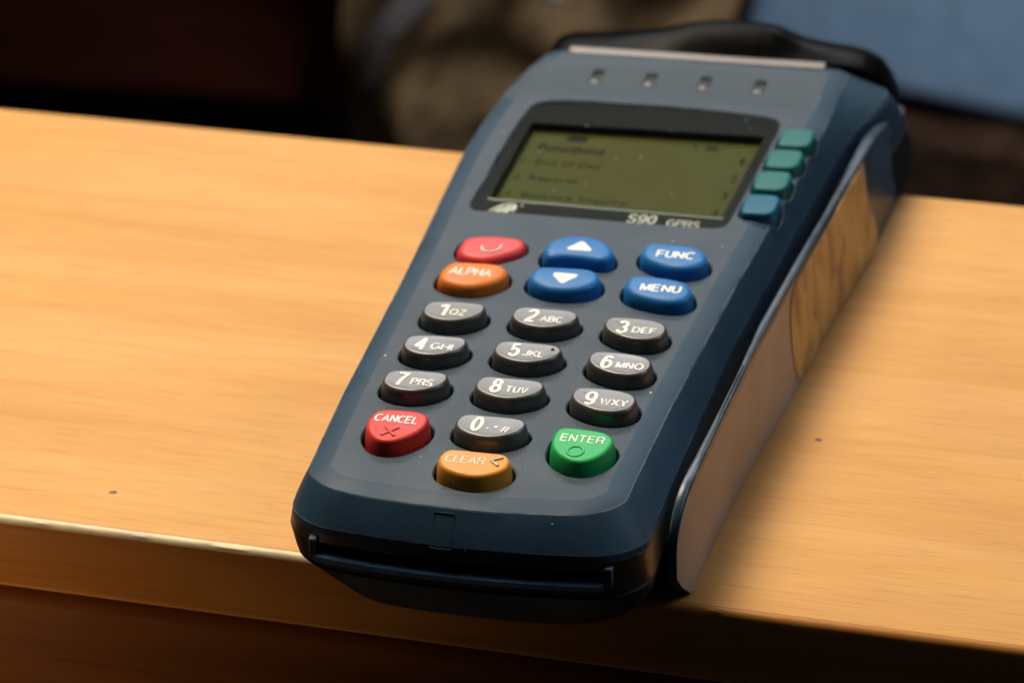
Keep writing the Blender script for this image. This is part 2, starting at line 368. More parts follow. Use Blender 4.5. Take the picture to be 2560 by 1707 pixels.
# front lipping: worn strip at the arris, then the orange face leaning back
def lip():
    xs = np.linspace(TX0, TX1, 420); rings = []
    rnd = random.Random(3)
    for x in xs:
        e = .12 * math.sin(x * .31) + .10 * math.sin(x * .83 + 1) + rnd.uniform(-.05, .05)
        prof = [(1.2, .03), (.55 + e, .05), (-.15 + e * .5, -.35 + e * .3), (-.55, -1.15), (-.75, -4.0), (-.8, -8), (-.7, -12), (-.3, -15.2), (0.3, -16.6), (1.2, -16.9)]
        rings.append([(x, p[0], p[1]) for p in prof])
    return loft(rings)
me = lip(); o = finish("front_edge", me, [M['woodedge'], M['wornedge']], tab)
for p in me.polygons:
    zs = [me.vertices[v].co.z for v in p.vertices]
    if min(zs) > -.0013 and len(zs) == 4 and p.center.x < -.035: p.material_index = 1
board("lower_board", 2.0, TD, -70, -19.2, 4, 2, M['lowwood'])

# small brown knots and chips on the table top
for x, y, r_, nm in ((-87.3, -1.6, .75, "knot"), (56.2, 50, .7, "knot"), (-8, 60, 0, "")):
    if r_:
        P = [Vector((x + r_ * (1.3 * math.cos(a)) * random.uniform(.8, 1.15), y + r_ * math.sin(a) * random.uniform(.8, 1.1))) for a in [i * math.pi / 7 for i in range(14)]]
        me = loft([ring(P, -.02), ring(offs(spline(P, 20), -.15), .035)] if False else [ring(P, -.05), ring(P, .02)])
        q = finish("knot", me, M['matblack'] if False else mat('brown_knot', (.14, .05, .02), .6)[0]); q.parent = tab
        q.matrix_parent_inverse = (Matrix.Translation(tab.location) @ Matrix.Rotation(tab.rotation_euler.z, 4, 'Z')).inverted()

# ------------------------------------------------------------------ terminal
T = bpy.data.objects.new("card_terminal", None); C.objects.link(T); T.location = (0, 0, 0)
tag(T, "blue-grey handheld card payment terminal with green screen and coloured keys, lying on the wooden counter", "card terminal")
def Z(z): return z + H            # calibrated height -> height above the table

# --- shell outlines at several levels
def outline(xl, xr, yf, yb, rf, bow, rbl, rbr, ny=40, nf=30, nb=16, nc=12):
    fl = lambda y: ip(y, xl); fr = lambda y: ip(y, xr); P = []
    for i in range(ny):                                         # left side, back to front
        y = (yb - rbl) + ((yf + rf) - (yb - rbl)) * i / ny; P.append([fl(y), y])
    xL = fl(yf + rf)
    for i in range(nc): a = math.pi / 2 * i / nc; P.append([xL + rf - rf * math.cos(a), yf + rf - rf * math.sin(a)])
    xR = fr(yf + rf)
    for i in range(nf): P.append([xL + rf + (xR - xL - 2 * rf) * i / nf, yf])
    for i in range(nc): a = math.pi / 2 * i / nc; P.append([xR - rf + rf * math.sin(a), yf + rf - rf * math.cos(a)])
    for i in range(ny): y = (yf + rf) + ((yb - rbr) - (yf + rf)) * i / ny; P.append([fr(y), y])
    xR2 = fr(yb - rbr)
    for i in range(nc): a = math.pi / 2 * i / nc; P.append([xR2 - rbr + rbr * math.cos(a), yb - rbr + rbr * math.sin(a)])
    xL2 = fl(yb - rbl)
    for i in range(nb): P.append([xR2 - rbr + (xL2 + rbl - xR2 + rbr) * i / nb, yb])
    for i in range(nc): a = math.pi / 2 * i / nc; P.append([xL2 + rbl - rbl * math.sin(a), yb - rbl + rbl * math.cos(a)])
    xc, hw = (xL + xR) / 2, (xR - xL) / 2
    for p in P:
        if p[1] < yf + rf * 1.6: p[1] += bow * ((p[0] - xc) / hw) ** 2 * max(0, min(1, 1 - (p[1] - yf) / (rf * 1.6)))
    return [Vector(p) for p in P]
XL_c = [(-30, -33.4), (0, -35.2), (30, -36.2), (60, -37.2), (118, -40.3), (140, -40.2), (158, -39), (174, -36.8), (186, -33.6)]
XR_c = [(-28, 31), (8, 32.3), (61, 35.4), (75, 36.5), (95, 38), (114, 39.6), (149, 42.0), (188, 42.9)]
XL_f = [(-30, -35.9), (0, -37.6), (30, -38.8), (60, -40.0), (118, -42.6), (140, -43.0), (165, -41), (190, -36.5)]
XR_f = [(-30, 36.2), (20, 37.2), (48, 38.2), (97, 41.8), (139, 45), (156, 46.8), (166, 50.5), (176, 53), (190, 54)]
def shift(tab, d): return [(a, b + d) for a, b in tab]
XR_b = [(-30, 36.0), (48, 38), (120, 44), (150, 50), (165, 55), (190, 58)]
crease = outline(XL_c, XR_c, -41.2, 187, 9.5, 3.6, 7, 5)
flank = outline(XL_f, XR_f, -45.8, 190, 10, 3.6, 9, 8)
flank2 = outline(shift(XL_f, -.5), [(a, b + (0 if a < 160 else .9)) for a, b in XR_f], -46.2, 192, 10.5, 3.6, 9, 8)
seam = outline(shift(XL_f, .3), [(a, b + (0 if a < 150 else 3)) for a, b in XR_f], -45.2, 198, 11, 3.6, 10, 9)
belly = outline(shift(XL_f, 3.0), [(a, b - 1.0 + (0 if a < 150 else 5)) for a, b in XR_f], -42.0, 202, 13, 3.4, 10, 9)
belly2 = outline(shift(XL_f, 6.0), [(a, b - 3.0 + (0 if a < 150 else 7.5)) for a, b in XR_f], -38.4, 202, 14, 3.2, 10, 9)
foot = outline(shift(XL_f, 9.0), [(a, b - 5.0 + (0 if a < 150 else 9.5)) for a, b in XR_f], -34.5, 200, 14, 3.0, 10, 9)
def lerp_ring(A, za, B, zb, t, bulge=0):
    P = [a.lerp(b, t) for a, b in zip(A, B)]
    if bulge: P = offs(P, bulge)
    return ring(P, za + (zb - za) * t)
def zr(R_, amt=2.2):
    o_ = []
    for x, y, z in R_:
        t = max(0, min(1, (y - 148) / 26)); t = t * t * (3 - 2 * t)
        o_.append((x, y, z + amt * t * max(0, min(1, (x - 30) / 18))))
    return o_
upper = [ring(offs(seam, .3), Z(-18.8)),
         zr(ring(flank2, Z(-13.5))), zr(ring(flank, Z(-11.2))),
         zr(lerp_ring(flank, Z(-10.6), crease, Z(-4.1), .10, .15), 2), zr(lerp_ring(flank, Z(-10.6), crease, Z(-4.1), .35, .25), 1.4), zr(lerp_ring(flank, Z(-10.6), crease, Z(-4.1), .7, .18), .6),
         ring(crease, Z(-4.15)), ring(offs(crease, -.25), Z(-3.95)), ring(offs(crease, -.6), Z(-3.82)), ring(offs(crease, -4.4), Z(-3.02)), ring(offs(crease, -4.9), Z(-3.0))]
me_body = loft(upper)
lower = [ring(foot, Z(-H) + .4), ring(offs(foot, .7), Z(-H) + 1.3), ring(belly2, Z(-30)), ring(belly, Z(-25)), ring(seam, Z(-19.9)), ring(offs(seam, -.5), Z(-19.3)), ring(offs(seam, -.5), Z(-19.0)), ring(offs(seam, -.6), Z(-15.5))]
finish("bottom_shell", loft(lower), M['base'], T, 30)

# --- key outlines traced on the key-top plane
K7 = [(-26.5, -0.9), (-26.6, 1.6), (-26.0, 3.2), (-24.4, 3.9), (-20.7, 4.5), (-16.8, 4.6), (-15.1, 4.5), (-14.1, 3.9), (-13.7, 2.7), (-13.7, 0.9), (-14.5, -1.0), (-16.2, -2.8), (-18.4, -4.0), (-20.5, -4.4), (-23.2, -4.0), (-25.2, -2.9), (-26.1, -1.9)]
K8 = [(-7.3, 0.3), (-7.4, 2.1), (-7.1, 3.7), (-5.8, 4.9), (-2.2, 5.0), (1.6, 5.1), (4.6, 4.9), (5.9, 4.2), (6.6, 2.8), (6.4, 0.9), (5.2, -1.1), (3.0, -2.8), (0.7, -3.6), (-1.9, -3.5), (-4.2, -2.7), (-6.2, -1.4)]
K9 = [(12.8, 0.3), (12.8, 2.0), (13.1, 3.3), (14.2, 4.0), (17.2, 4.3), (20.6, 4.2), (23.6, 3.6), (25.2, 2.6), (26.0, 1.0), (26.1, -0.9), (25.6, -2.9), (24.0, -4.4), (22.1, -5.0), (19.6, -5.0), (17.3, -4.2), (14.9, -2.8), (13.5, -1.3)]
KC = [(-24.4, -20.6), (-24.9, -17.3), (-24.7, -14.9), (-24.1, -13.4), (-22.8, -12.6), (-19.6, -12.2), (-16.6, -12.1), (-14.8, -12.6), (-13.5, -13.7), (-13.0, -15.3), (-12.9, -17.3), (-13.6, -20.2), (-15.4, -22.9), (-17.4, -24.8), (-19.3, -25.3), (-21.1, -24.9), (-22.8, -23.4)]
KL = [(-7.0, -30.5), (-7.2, -28.4), (-6.7, -26.7), (-5.7, -25.7), (-2.9, -25.6), (1.2, -25.6), (4.4, -25.6), (5.6, -26.0), (6.6, -27.3), (7.0, -29.2), (6.6, -31.5), (4.9, -33.6), (2.7, -34.9), (0.4, -35.2), (-2.2, -34.7), (-5.0, -33.4), (-6.4, -32.0)]
KE = [(13.2, -19.7), (12.9, -16.5), (13.0, -14.4), (13.6, -13.2), (14.7, -12.8), (17.6, -12.7), (21.0, -13.0), (23.1, -13.6), (24.5, -15.0), (25.1, -16.9), (24.9, -19.4), (24.1, -22.0), (22.6, -24.3), (20.8, -25.6), (18.8, -25.7), (16.5, -24.5), (14.4, -22.3)]
KP = [(-26.6, 61.1), (-26.8, 63.9), (-26.3, 66.7), (-24.9, 68.4), (-21.6, 69.2), (-17.6, 69.6), (-14.4, 69.2), (-12.8, 67.7), (-12.3, 65.4), (-13.0, 62.7), (-15.3, 60.2), (-18.3, 58.0), (-21.0, 57.5), (-24.0, 58.0), (-25.8, 59.4)]
KA = [(-27.3, 47.4), (-27.5, 50.4), (-27.0, 53.0), (-25.9, 54.8), (-22.8, 55.4), (-18.8, 55.6), (-15.6, 55.5), (-14.1, 54.2), (-13.1, 51.9), (-13.3, 49.3), (-14.9, 46.7), (-17.8, 44.4), (-21.0, 43.8), (-24.0, 44.5), (-26.3, 45.8)]
KU = [(-7.8, 64.4), (-7.8, 67.1), (-6.8, 70.0), (-3.9, 72.3), (-0.6, 72.9), (2.8, 72.1), (5.7, 69.7), (7.4, 66.4), (7.6, 64.2), (6.9, 62.2), (5.3, 62.0), (1.2, 62.5), (-2.7, 62.2), (-4.8, 61.1), (-6.2, 61.3), (-7.3, 62.7)]
KD = [(-7.6, 49.8), (-8.0, 53.2), (-7.4, 55.3), (-5.7, 56.3), (-1.4, 56.7), (2.5, 57.0), (5.1, 56.6), (6.7, 54.7), (7.4, 52.2), (7.1, 50.0), (5.0, 47.4), (1.4, 46.1), (-2.4, 46.2), (-5.4, 47.6)]
KF = [(13.7, 67.1), (13.6, 69.8), (14.2, 71.8), (16.1, 72.5), (20.0, 72.6), (24.1, 72.1), (26.3, 70.9), (27.9, 68.5), (28.5, 65.5), (27.7, 63.2), (25.1, 61.3), (21.2, 61.2), (17.0, 63.1), (14.6, 65.1)]
KM = [(13.5, 50.4), (13.3, 53.4), (14.0, 55.2), (15.8, 56.0), (20.3, 56.0), (24.3, 55.3), (26.5, 54.0), (28.0, 51.0), (28.2, 48.1), (27.1, 45.8), (24.4, 44.8), (20.5, 45.3), (16.3, 46.8), (14.5, 48.4)]
PT = 15.85
def mv(P, dx, dy): return [(a + dx, b + dy) for a, b in P]
keys = []   # (part name, outline, top z, material, rounding, label, legends)
num = {'1': (K7, -1, 2, 'QZ.'), '2': (K8, 0, 2, 'ABC'), '3': (K9, 1, 2, 'DEF'), '4': (K7, -1, 1, 'GHI'), '5': (K8, 0, 1, 'JKL'), '6': (K9, 1, 1, 'MNO'),
       '7': (K7, -1, 0, 'PRS'), '8': (K8, 0, 0, 'TUV'), '9': (K9, 1, 0, 'WXY'), '0': (K8, 0, -1, ",*#")}
for d, (P, cx, r_, let) in num.items():
    dy = r_ * PT if r_ >= 0 else -16.2
    X = 20 * cx; Lg = []
    if cx == -1: D = (X - 4.25, X - 1.55, -2.5, 3.4); Q = (X - .75, X + 4.0, -1.45, 1.35)
    elif cx == 0: D = (-4.3, -1.85, -1.4, 4.4); Q = (-1.1, 3.7, -.8, 1.9)
    else: D = (15.6, 18.1, -2.8, 2.9); Q = (18.9, 24.7, -2.3, .5)
    if d == '1': D = (D[0] + .75, D[1] - .5, D[2], D[3])
    if let == 'JKL': Q = (-1.1, 3.5, -.8, 1.9)
    if let == 'DEF' : Q = (19.0, 24.2, -2.1, .6)
    Lg.append((d, D, dy, .135)); 
    if d == '0': Lg += [(',', (-.95, -.45, -.4, .6), dy, .35), ('*', (0.3, 1.5, .1, 1.6), dy, .18), ('#', (1.8, 4.0, -1.0, 1.6), dy, .11)]
    elif let == 'QZ.': Lg += [('QZ', (Q[0], Q[0] + 3.6, Q[2] - .1, Q[3]), dy, .12), ('.', (Q[0] + 4.4, Q[0] + 4.75, Q[2], Q[2] + .45), dy, .9)]
    else: Lg.append((let, Q, dy, .145))
    keys.append(('number_key', mv(P, 0, dy), 0.0, 'numkey', .55, 'grey key marked %s' % d, Lg, 'ink'))
keys += [('cancel_key', KC, 0, 'red', .7, 'red CANCEL key', [('CANCEL', (-23.9, -14.9, -17.35, -14.4), 0, .125)], 'ink'),
         ('clear_key', KL, 0, 'amber', .7, 'amber CLEAR key', [('CLEAR', (-5.9, 2.1, -30.5, -27.6), 0, .105)], 'inkthin'),
         ('enter_key', KE, 0, 'green', .7, 'green ENTER key', [('ENTER', (14.4, 23.2, -18.0, -15.2), 0, .105)], 'ink'),
         ('power_key', mv(KP, -.7, 2.6), -1.5, 'pink', .8, 'pinkish red power key', [], 'inkthin'),
         ('alpha_key', mv(KA, -.2, .7), -.4, 'orange', 1.0, 'orange ALPHA key', [('ALPHA', (-25.9, -16.4, 49.9, 53.6), 0, .15)], 'inkthin'),
         ('arrow_key', KU, 0, 'blue', 1.1, 'blue up arrow key', [], 'ink'), ('arrow_key', KD, 0, 'blue', 1.1, 'blue down arrow key', [], 'ink'),
         ('function_key', KF, 0, 'blue', 1.1, 'blue FUNC key', [('FUNC', (16.9, 25.4, 65.8, 69.3), 0, .15)], 'ink'),
         ('menu_key', KM, 0, 'blue', 1.1, 'blue MENU key', [('MENU', (16.7, 25.6, 49.2, 52.6), 0, .15)], 'ink')]
cutters = []
for nm, P, zt, mt, rd, lab, Lg, ink in keys:
    P = mv(P, -.22, .85) if rd > .7 else mv(P, -.10, .40)
    K = spline(P, 72)
    dome = []
    if rd > .7:   # softer, domed rubber
        lv = [(.55, -8), (.45, -2.6), (.25, -1.6), (.0, -.9), (-.35, -.45), (-.9, -.15), (-1.6, -.02)] + ([] if nm == 'arrow_key' else [(-2.4, 0)])
    elif rd > .6:
        lv = [(.55, -8), (.40, -2.6), (.15, -1.2), (.05, -.8), (-.08, -.42), (-.30, -.15), (-.62, -.02), (-.95, 0), (-2.0, -.02)]
    else:
        lv = [(.65, -8), (.50, -2.9), (.35, -1.4), (.26, -1.0), (.12, -.62), (-.06, -.30), (-.28, -.06), (-.5, 0), (-.75, -.03), (-2.0, -.05)]
    k = finish(nm, loft([ring(offs(K, a), Z(zt + b)) for a, b in lv]), M[mt], T, 40)
    k["label"] = lab
    hole = offs(K, 1.15)
    if zt < -1: hole = offs(K, .85)
    cutters.append(loft([ring(hole, Z(-9)), ring(hole, Z(-3.35)), ring(offs(hole, .35), Z(-2.95)), ring(offs(hole, .35), Z(2))]))
    for s, D, dy, off in Lg:
        q = finish("legend", glyph_mesh(s, D[0], D[1], D[2] + dy, D[3] + dy, Z(zt + .005), off), M[ink], k, smooth=False)
    if nm == 'cancel_key':
        a = tube([(-20.75, -22.8, Z(-.1)), (-18.0, -19.3, Z(-.1))], .36); b_ = tube([(-20.6, -19.5, Z(-.1)), (-18.1, -22.7, Z(-.1))], .36)
        finish("raised_cross", join([a, b_]), M['red2'], k)
    if nm == 'enter_key':
        finish("raised_ring", tube([(18.45 + 1.55 * math.cos(t), -21.7 + 1.95 * math.sin(t), Z(-.08)) for t in [i * math.pi / 20 for i in range(40)]], .3, closed=True), M['green2'], k)
    if nm == 'clear_key':
        finish("raised_chevron", tube([(5.2, -27.1, Z(.06)), (3.2, -28.6, Z(.06)), (4.9, -30.3, Z(.06))], .33), M['inkthin'], k)
    if nm == 'power_key':
        arc = [(-20.3 + 2.1 * math.cos(t), 66.9 + 3.0 * math.sin(t), Z(zt + .02)) for t in [math.radians(a) for a in range(-175, 16, 10)]]
        finish("power_symbol", tube(arc, .3), M['inkthin'], k)
    if lab.startswith('blue up'):
        P3 = spline([(-3.1, 65.8), (-1.5, 68.6), (-.4, 70.4), (.9, 68.8), (2.8, 65.9), (0, 65.7)], 36)
        finish("arrow_symbol", loft([ring(P3, Z(-.1)), ring(P3, Z(.05))]), M['ink'], k, smooth=False)
    if lab.startswith('blue down'):
        P3 = spline([(-3.3, 53.7), (-1.5, 50.6), (-.2, 49.1), (1.0, 51.2), (2.5, 53.8), (0, 54.0)], 36)
        finish("arrow_symbol", loft([ring(P3, Z(-.1)), ring(P3, Z(.05))]), M['ink'], k, smooth=False)
    if lab.endswith(' 5'):
        bm = bmesh.new(); bmesh.ops.create_uvsphere(bm, u_segments=16, v_segments=8, radius=.42 * S, matrix=Matrix.Translation(Vector((4.6, 3.2 + PT, Z(-.1))) * S))
        me = bpy.data.meshes.new("d"); bm.to_mesh(me); bm.free(); finish("raised_dot", me, M['grey2'], k)

# --- side keys beside the screen
SK = [(30.1, 99.8), (30.6, 104.1), (32.7, 105.9), (37.9, 106.9), (38.2, 101.3), (37.1, 96.9), (33.9, 94.9), (31.1, 95.8)]
for i, (cx, cy, mt) in enumerate(((34.5, 99.6, 'teal2'), (35.0, 112.8, 'teal1'), (35.8, 125.3, 'teal1'), (36.7, 137.7, 'teal1'))):
    K = [Vector((cx + .1 + 4.0 * math.copysign(abs(math.cos(t)) ** .52, math.cos(t)), cy + .2 + 5.3 * math.copysign(abs(math.sin(t)) ** .52, math.sin(t)) + .13 * 4.0 * math.cos(t))) for t in [2 * math.pi * q / 64 for q in range(64)]]
    k = finish("side_key", loft([ring(offs(K, .3), Z(-7)), ring(offs(K, .2), Z(-2.6)), ring(K, Z(-1.8)), ring(offs(K, -.25), Z(-1.5)), ring(offs(K, -.6), Z(-1.38)), ring(offs(K, -1.3), Z(-1.35))]), M[mt], T, 50)
    k["label"] = "blue-green side key beside the screen, %s from the bottom" % ("lowest", "second", "third", "topmost")[i]
    hole = offs(K, .75); cutters.append(loft([ring(hole, Z(-8)), ring(hole, Z(2))]))

# --- screen recess
LENS = [(-30.7, 88.6), (-31.0, 105), (-31.3, 122.7), (-30.6, 143), (-29.6, 149.6), (-26, 152), (-18.9, 153.3), (-3.3, 153.9), (12.0, 153.7), (24.0, 152.6), (29.4, 151.4), (31.2, 148), (30.6, 130), (29.6, 110), (28.4, 92.0), (27.3, 88.9), (20.5, 88.5), (-1.1, 88.2), (-24, 88.2)]
LN = spline(LENS, 180)
cutters.append(loft([ring(LN, Z(-8.6)), ring(LN, Z(-3.5)), ring(offs(LN, .5), Z(-2.9)), ring(offs(LN, .5), Z(2))]))
# --- crescent dip with the indicator lenses
co = [(-37.0, 163), (-36.0, 166.4), (-33.0, 170.2), (-23.0, 174.6), (-7.6, 177.0), (6.8, 177.6), (21.4, 176.8), (33.6, 174.4), (37.6, 171), (38.6, 166)]
ci = [(-33.6, 154), (-32.6, 155.0), (-28.8, 157.2), (-19.7, 159.4), (-4.4, 160.9), (9.8, 161.4), (24.2, 160.4), (31.0, 158.6), (35.8, 156.6), (37.6, 155)]
def resamp(P, n):
    P = [Vector(p) for p in P]; L = [0]
    for i in range(len(P) - 1): L.append(L[-1] + (P[i + 1] - P[i]).length)
    return [Vector((ip(L[-1] * i / (n - 1), list(zip(L, [p.x for p in P]))), ip(L[-1] * i / (n - 1), list(zip(L, [p.y for p in P]))))) for i in range(n)]
A, B = resamp(ci, 40), resamp(co, 40)
rings = []
for i in range(40):
    t = i / 39; e = math.sin(math.pi * t) ** .35
    a, b_ = A[i], B[i]
    rr = []
    for j in range(9):
        u = j / 8; p = a.lerp(b_, u); dz = -.50 * e * math.sin(u * math.pi) ** .8 - .02
        rr.append((p.x, p.y, Z(-3.001 + (dz if j else 0))))
    rr += [(b_.x, b_.y + .25, Z(1)), (a.x, a.y, Z(1))]
    rings.append(rr)
cutters.append(loft(rings))
LED = [(-18.6, 169.6), (-5.1, 170.2), (8.6, 170.4), (22.4, 170.4)]
for x, y in LED:
    cutters.append(box(x - 1.45, x + 1.45, y - 3.9, y + 3.9, Z(-6), Z(2)))
# --- chip card slot in the front
cutters.append(box(-28.5, 28.8, -52, -36, Z(-15.4), Z(-13.0)))

# apply the cuts
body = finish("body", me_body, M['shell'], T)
body.data.materials.append(M['panel']); body.data.materials.append(M['crescent']); body.data.materials.append(M['lowshell'])
cut = finish("cutter", join(cutters), M['shell'])
cut.data.materials.clear()
md = body.modifiers.new("cut", 'BOOLEAN'); md.operation = 'DIFFERENCE'; md.object = cut; md.solver = 'EXACT'; md.use_self = True
bpy.context.view_layer.update()
me2 = bpy.data.meshes.new_from_object(body.evaluated_get(bpy.context.evaluated_depsgraph_get()))
body.modifiers.clear(); body.data = me2; me2.name = "body"
bpy.data.objects.remove(cut)
bm = bmesh.new(); bm.from_mesh(me2)
bmesh.ops.remove_doubles(bm, verts=bm.verts, dist=2e-6)
for f in bm.faces:
    f.smooth = True
    c = f.calc_center_median() / S
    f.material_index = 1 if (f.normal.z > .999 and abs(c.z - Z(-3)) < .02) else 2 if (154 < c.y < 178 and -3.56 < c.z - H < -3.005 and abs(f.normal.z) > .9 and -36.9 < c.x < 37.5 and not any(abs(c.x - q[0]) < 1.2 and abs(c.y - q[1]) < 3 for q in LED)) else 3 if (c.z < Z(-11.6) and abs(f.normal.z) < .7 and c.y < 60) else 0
for e in bm.edges: e.smooth = not (len(e.link_faces) != 2 or e.calc_face_angle(0) > math.radians(11))
bm.to_mesh(me2); bm.free()

# panel: only the flat keypad field carries the grain; make it a thin inlay with the field's own outline
# --- indicator lenses
for x, y in LED:
    l = finish("indicator_lens", bevel_mesh(box(x - 1.35, x + 1.35, y - 3.8, y + 3.8, Z(-6), Z(-3.55)), .25, 2), M['led'], T)
    finish("frosted_end", bevel_mesh(box(x - .9, x + .8, y - 3.3, y - 1.9, Z(-5.5), Z(-3.35)), .3, 2), M['ledclear'], l)

# --- screen: bezel with window, LCD, pane, print
scr = finish("lcd_screen", box(-29.2, 28.2, 96.5, 145.5, Z(-8), Z(-5.7)), M['lcd'], T, smooth=False)
WIN = [(-28.0, 96.2), (-28.2, 139.6), (28.6, 141.6), (26.5, 96.0)]
def bezel():
    win = [Vector(p) for p in WIN]; W = []
    n = len(LN); cen = Vector((0, 120))
    for p in LN:       # nearest ray hit on the window polygon
        d = (p - cen); best = 1e9
        for i in range(4):
            a, b_ = win[i], win[(i + 1) % 4]; e = b_ - a
            den = d.x * e.y - d.y * e.x
            if abs(den) < 1e-9: continue
            t = ((a.x - cen.x) * e.y - (a.y - cen.y) * e.x) / den; u = ((a.x - cen.x) * d.y - (a.y - cen.y) * d.x) / den
            if t > 0 and -1e-6 <= u <= 1 + 1e-6: best = min(best, t)
        W.append(cen + d * best)
    return loft([ring(offs(LN, -.05), Z(-5.6)), ring(offs(LN, -.05), Z(-3.62)), ring(W, Z(-3.62)), ring(W, Z(-5.65))], False, False)
finish("screen_bezel", bezel(), M['bezel'], T, 30)
finish("screen_backing", loft([ring(offs(LN, -.02), Z(-8.5)), ring(offs(LN, -.02), Z(-8.1))]), M['matblack'], T)
finish("bezel_line", mesh_from([(-28.3, 95.0, Z(-3.61)), (26.9, 94.6, Z(-3.61)), (26.9, 95.2, Z(-3.46)), (-28.3, 95.6, Z(-3.46)), (-28.3, 95.9, Z(-3.61)), (26.9, 95.5, Z(-3.61))], [(0, 1, 2, 3), (3, 2, 5, 4)]), M['greyline'], T, smooth=False)  # thin grey strip along the window's lower edge
pane = finish("screen_pane", loft([ring(offs(LN, .1), Z(-3.46)), ring(offs(LN, .1), Z(-3.3))]), M['pane'], T, 30)
zt = Z(-3.58)
pr = finish("model_print", join([glyph_mesh("S90", 5.4, 12.1, 88.9, 93.6, zt, .13, shear=.05), glyph_mesh("GPRS", 14.6, 22.2, 88.8, 92.3, zt, .12, shear=.05)]), M['inkgrey'], T, smooth=False)
# maker's emblem: three leaning strokes under a common arc, with a small ring mark
def stroke(x0, x1, h, w0, w1, lean, z):
    a = []; n = 12
    for i in range(n + 1):
        t = i / n; y = 88.9 + h * t; x = x0 + (x1 - x0) * math.sin(t * math.pi / 2) + lean * t; ww = w0 + (w1 - w0) * t
        a.append((x - ww / 2, x + ww / 2, y))
    V = [(p[0], p[2], z) for p in a] + [(p[1], p[2], z) for p in a]; n1 = n + 1
    return mesh_from(V, [(i, i + n1, i + n1 + 1, i + 1) for i in range(n)])
em = [stroke(-26.3, -24.3, 4.0, 1.0, .5, .6, zt), stroke(-24.6, -22.8, 4.3, 1.2, .7, .5, zt), stroke(-22.9, -21.5, 4.2, 1.2, .7, .3, zt)]
em.append(tube([(-26.2, 89.0, zt), (-24.6, 91.8, zt), (-22.8, 93.3, zt), (-21.2, 93.2, zt), (-20.7, 91.6, zt), (-20.9, 89.2, zt)], .28, 6))
em.append(tube([(-19.6 + .3 * math.cos(t), 93 + .4 * math.sin(t), zt) for t in [i * math.pi / 6 for i in range(12)]], .1, 6, True))
finish("emblem_print", join(em), M['ink'], T)
# text lines on the LCD
zl = Z(-5.68)
lines = [("Functions", -24.5, -8.0, 128.4, 132.6, .03), ("1. End of Day", -26.2, -7.0, 119.6, 123.4, 0), ("2. Reports", -26.4, -11.0, 110.6, 114.4, 0), ("3. Balance Inquiry", -26.4, 3.0, 101.0, 104.8, 0),
         ("1", 24.6, 25.6, 129, 132.8, 0), ("2", 24.0, 25.6, 119, 122.8, 0), ("3", 23.4, 25.0, 109.6, 113.4, 0), ("4", 22.8, 24.6, 100.2, 104, 0), ("T", 12.0, 13.2, 135.5, 138.1, .02)]
tm = [text_mesh(s, a, b_, c, d, zl, o_) for s, a, b_, c, d, o_ in lines]
tm.append(box(15.2, 18.0, 135.6, 138.0, zl - .02, zl + .02)); tm.append(box(18.1, 18.5, 136.3, 137.3, zl - .02, zl + .02))
tm.append(box(-18.6, -13.8, 134.8, 138.2, zl - .02, zl + .015))
finish("screen_text", join(tm), M['lcdink'], scr, smooth=False)
# dust and droplets on the pane and around it
dr = []
for x, y, r_, z in [(-14.5, 139, 0.33, -3.1), (6.0, 139.5, 00.18, -3.1), (-22.5, 122.5, 0.27, -3.1), (2, 123.5, 0.27, -3.1), (-3.5, 122, 0.24, -3.1), (-7.5, 106.5, 00.18, -3.1), (13, 104.5, 0.18, -3.1), (-14, 102, 0.18, -3.1),
                    (22.8, 149.5, 0.33, -3.1), (24.5, 144.5, 00.18, -3.1), (33.4, 149.5, .7, -2.9), (-12, 168.0, .5, -3.9), (29.5, 79.5, .4, -3.0)]:
    bm = bmesh.new(); bmesh.ops.create_uvsphere(bm, u_segments=10, v_segments=6, radius=r_ * S, matrix=Matrix.Translation(Vector((x, y, Z(z))) * S) @ Matrix.Diagonal((1, 1, .4, 1)))
    q = bpy.data.meshes.new("d"); bm.to_mesh(q); bm.free(); dr.append(q)
tag(finish("dust_specks", join(dr), mat('dust', (.26, .25, .24), .5, .2)[0], T), kind="stuff")

# --- pale tear bar behind the slit and the black printer cover
tb = []
for i in range(41):
    x = -28.6 + 65 * i / 40; y = 184.0 + .8 * i / 40
    tb.append([(x, y - .7, Z(-3.05)), (x, y - .5, Z(-2.9)), (x, y + 1.3 + .15 * math.sin(x * 2.1), Z(-2.45)), (x, y + 1.8, Z(-2.5)), (x, y + 1.9, Z(-3.2))])
finish("tear_bar", loft(tb), M['pale'], T)
def cover():
    prof = [(-36.5, -14), (-35.8, -7.5), (-34.6, -4.8), (-31, -3.4), (-20.7, -2.5), (-12, -1.2), (-7, -.4), (-3, .7), (1, 1.8), (6, 2.5), (12, 2.85), (18, 2.8), (23, 2.2), (27, .6), (30, -.5), (36, -1.3), (42, -1.9), (46, -2.8), (49.3, -4.4), (52, -8.0), (53.6, -12), (54.2, -14)]
    P = resamp(prof, 70)
    st = [(186.3, -1.2, 0.0, -.7), (186.6, -.45, .10, -.2), (188.5, -.2, .35, 0), (191.5, 0, .80, 0), (195, 0, 1.0, 0), (199, -.6, 1.0, -.2), (203, -2.4, .8, -.8), (206.5, -5.5, .5, -2.2), (208, -9, .2, -4), (208.3, -13, 0, -5.5)]
    rings = []
    for y, dz, hump, inset in st:
        r_ = []
        for p in P:
            base = ip(p.x, [(-36.5, -14), (-35.8, -7.5), (-34.6, -4.8), (-31, -3.4), (-20.7, -2.6), (0, -2.3), (30, -2.1), (42, -2.3), (46, -3.2), (49.3, -4.8), (52, -8.2), (53.6, -12), (54.2, -14)])
            z = base + (p.y - base) * hump + dz if p.y > -13.9 else p.y
            x = p.x * (1 + inset / 45)
            r_.append((x, y, Z(max(z, -14))))
        rings.append(r_)
    return loft(rings)
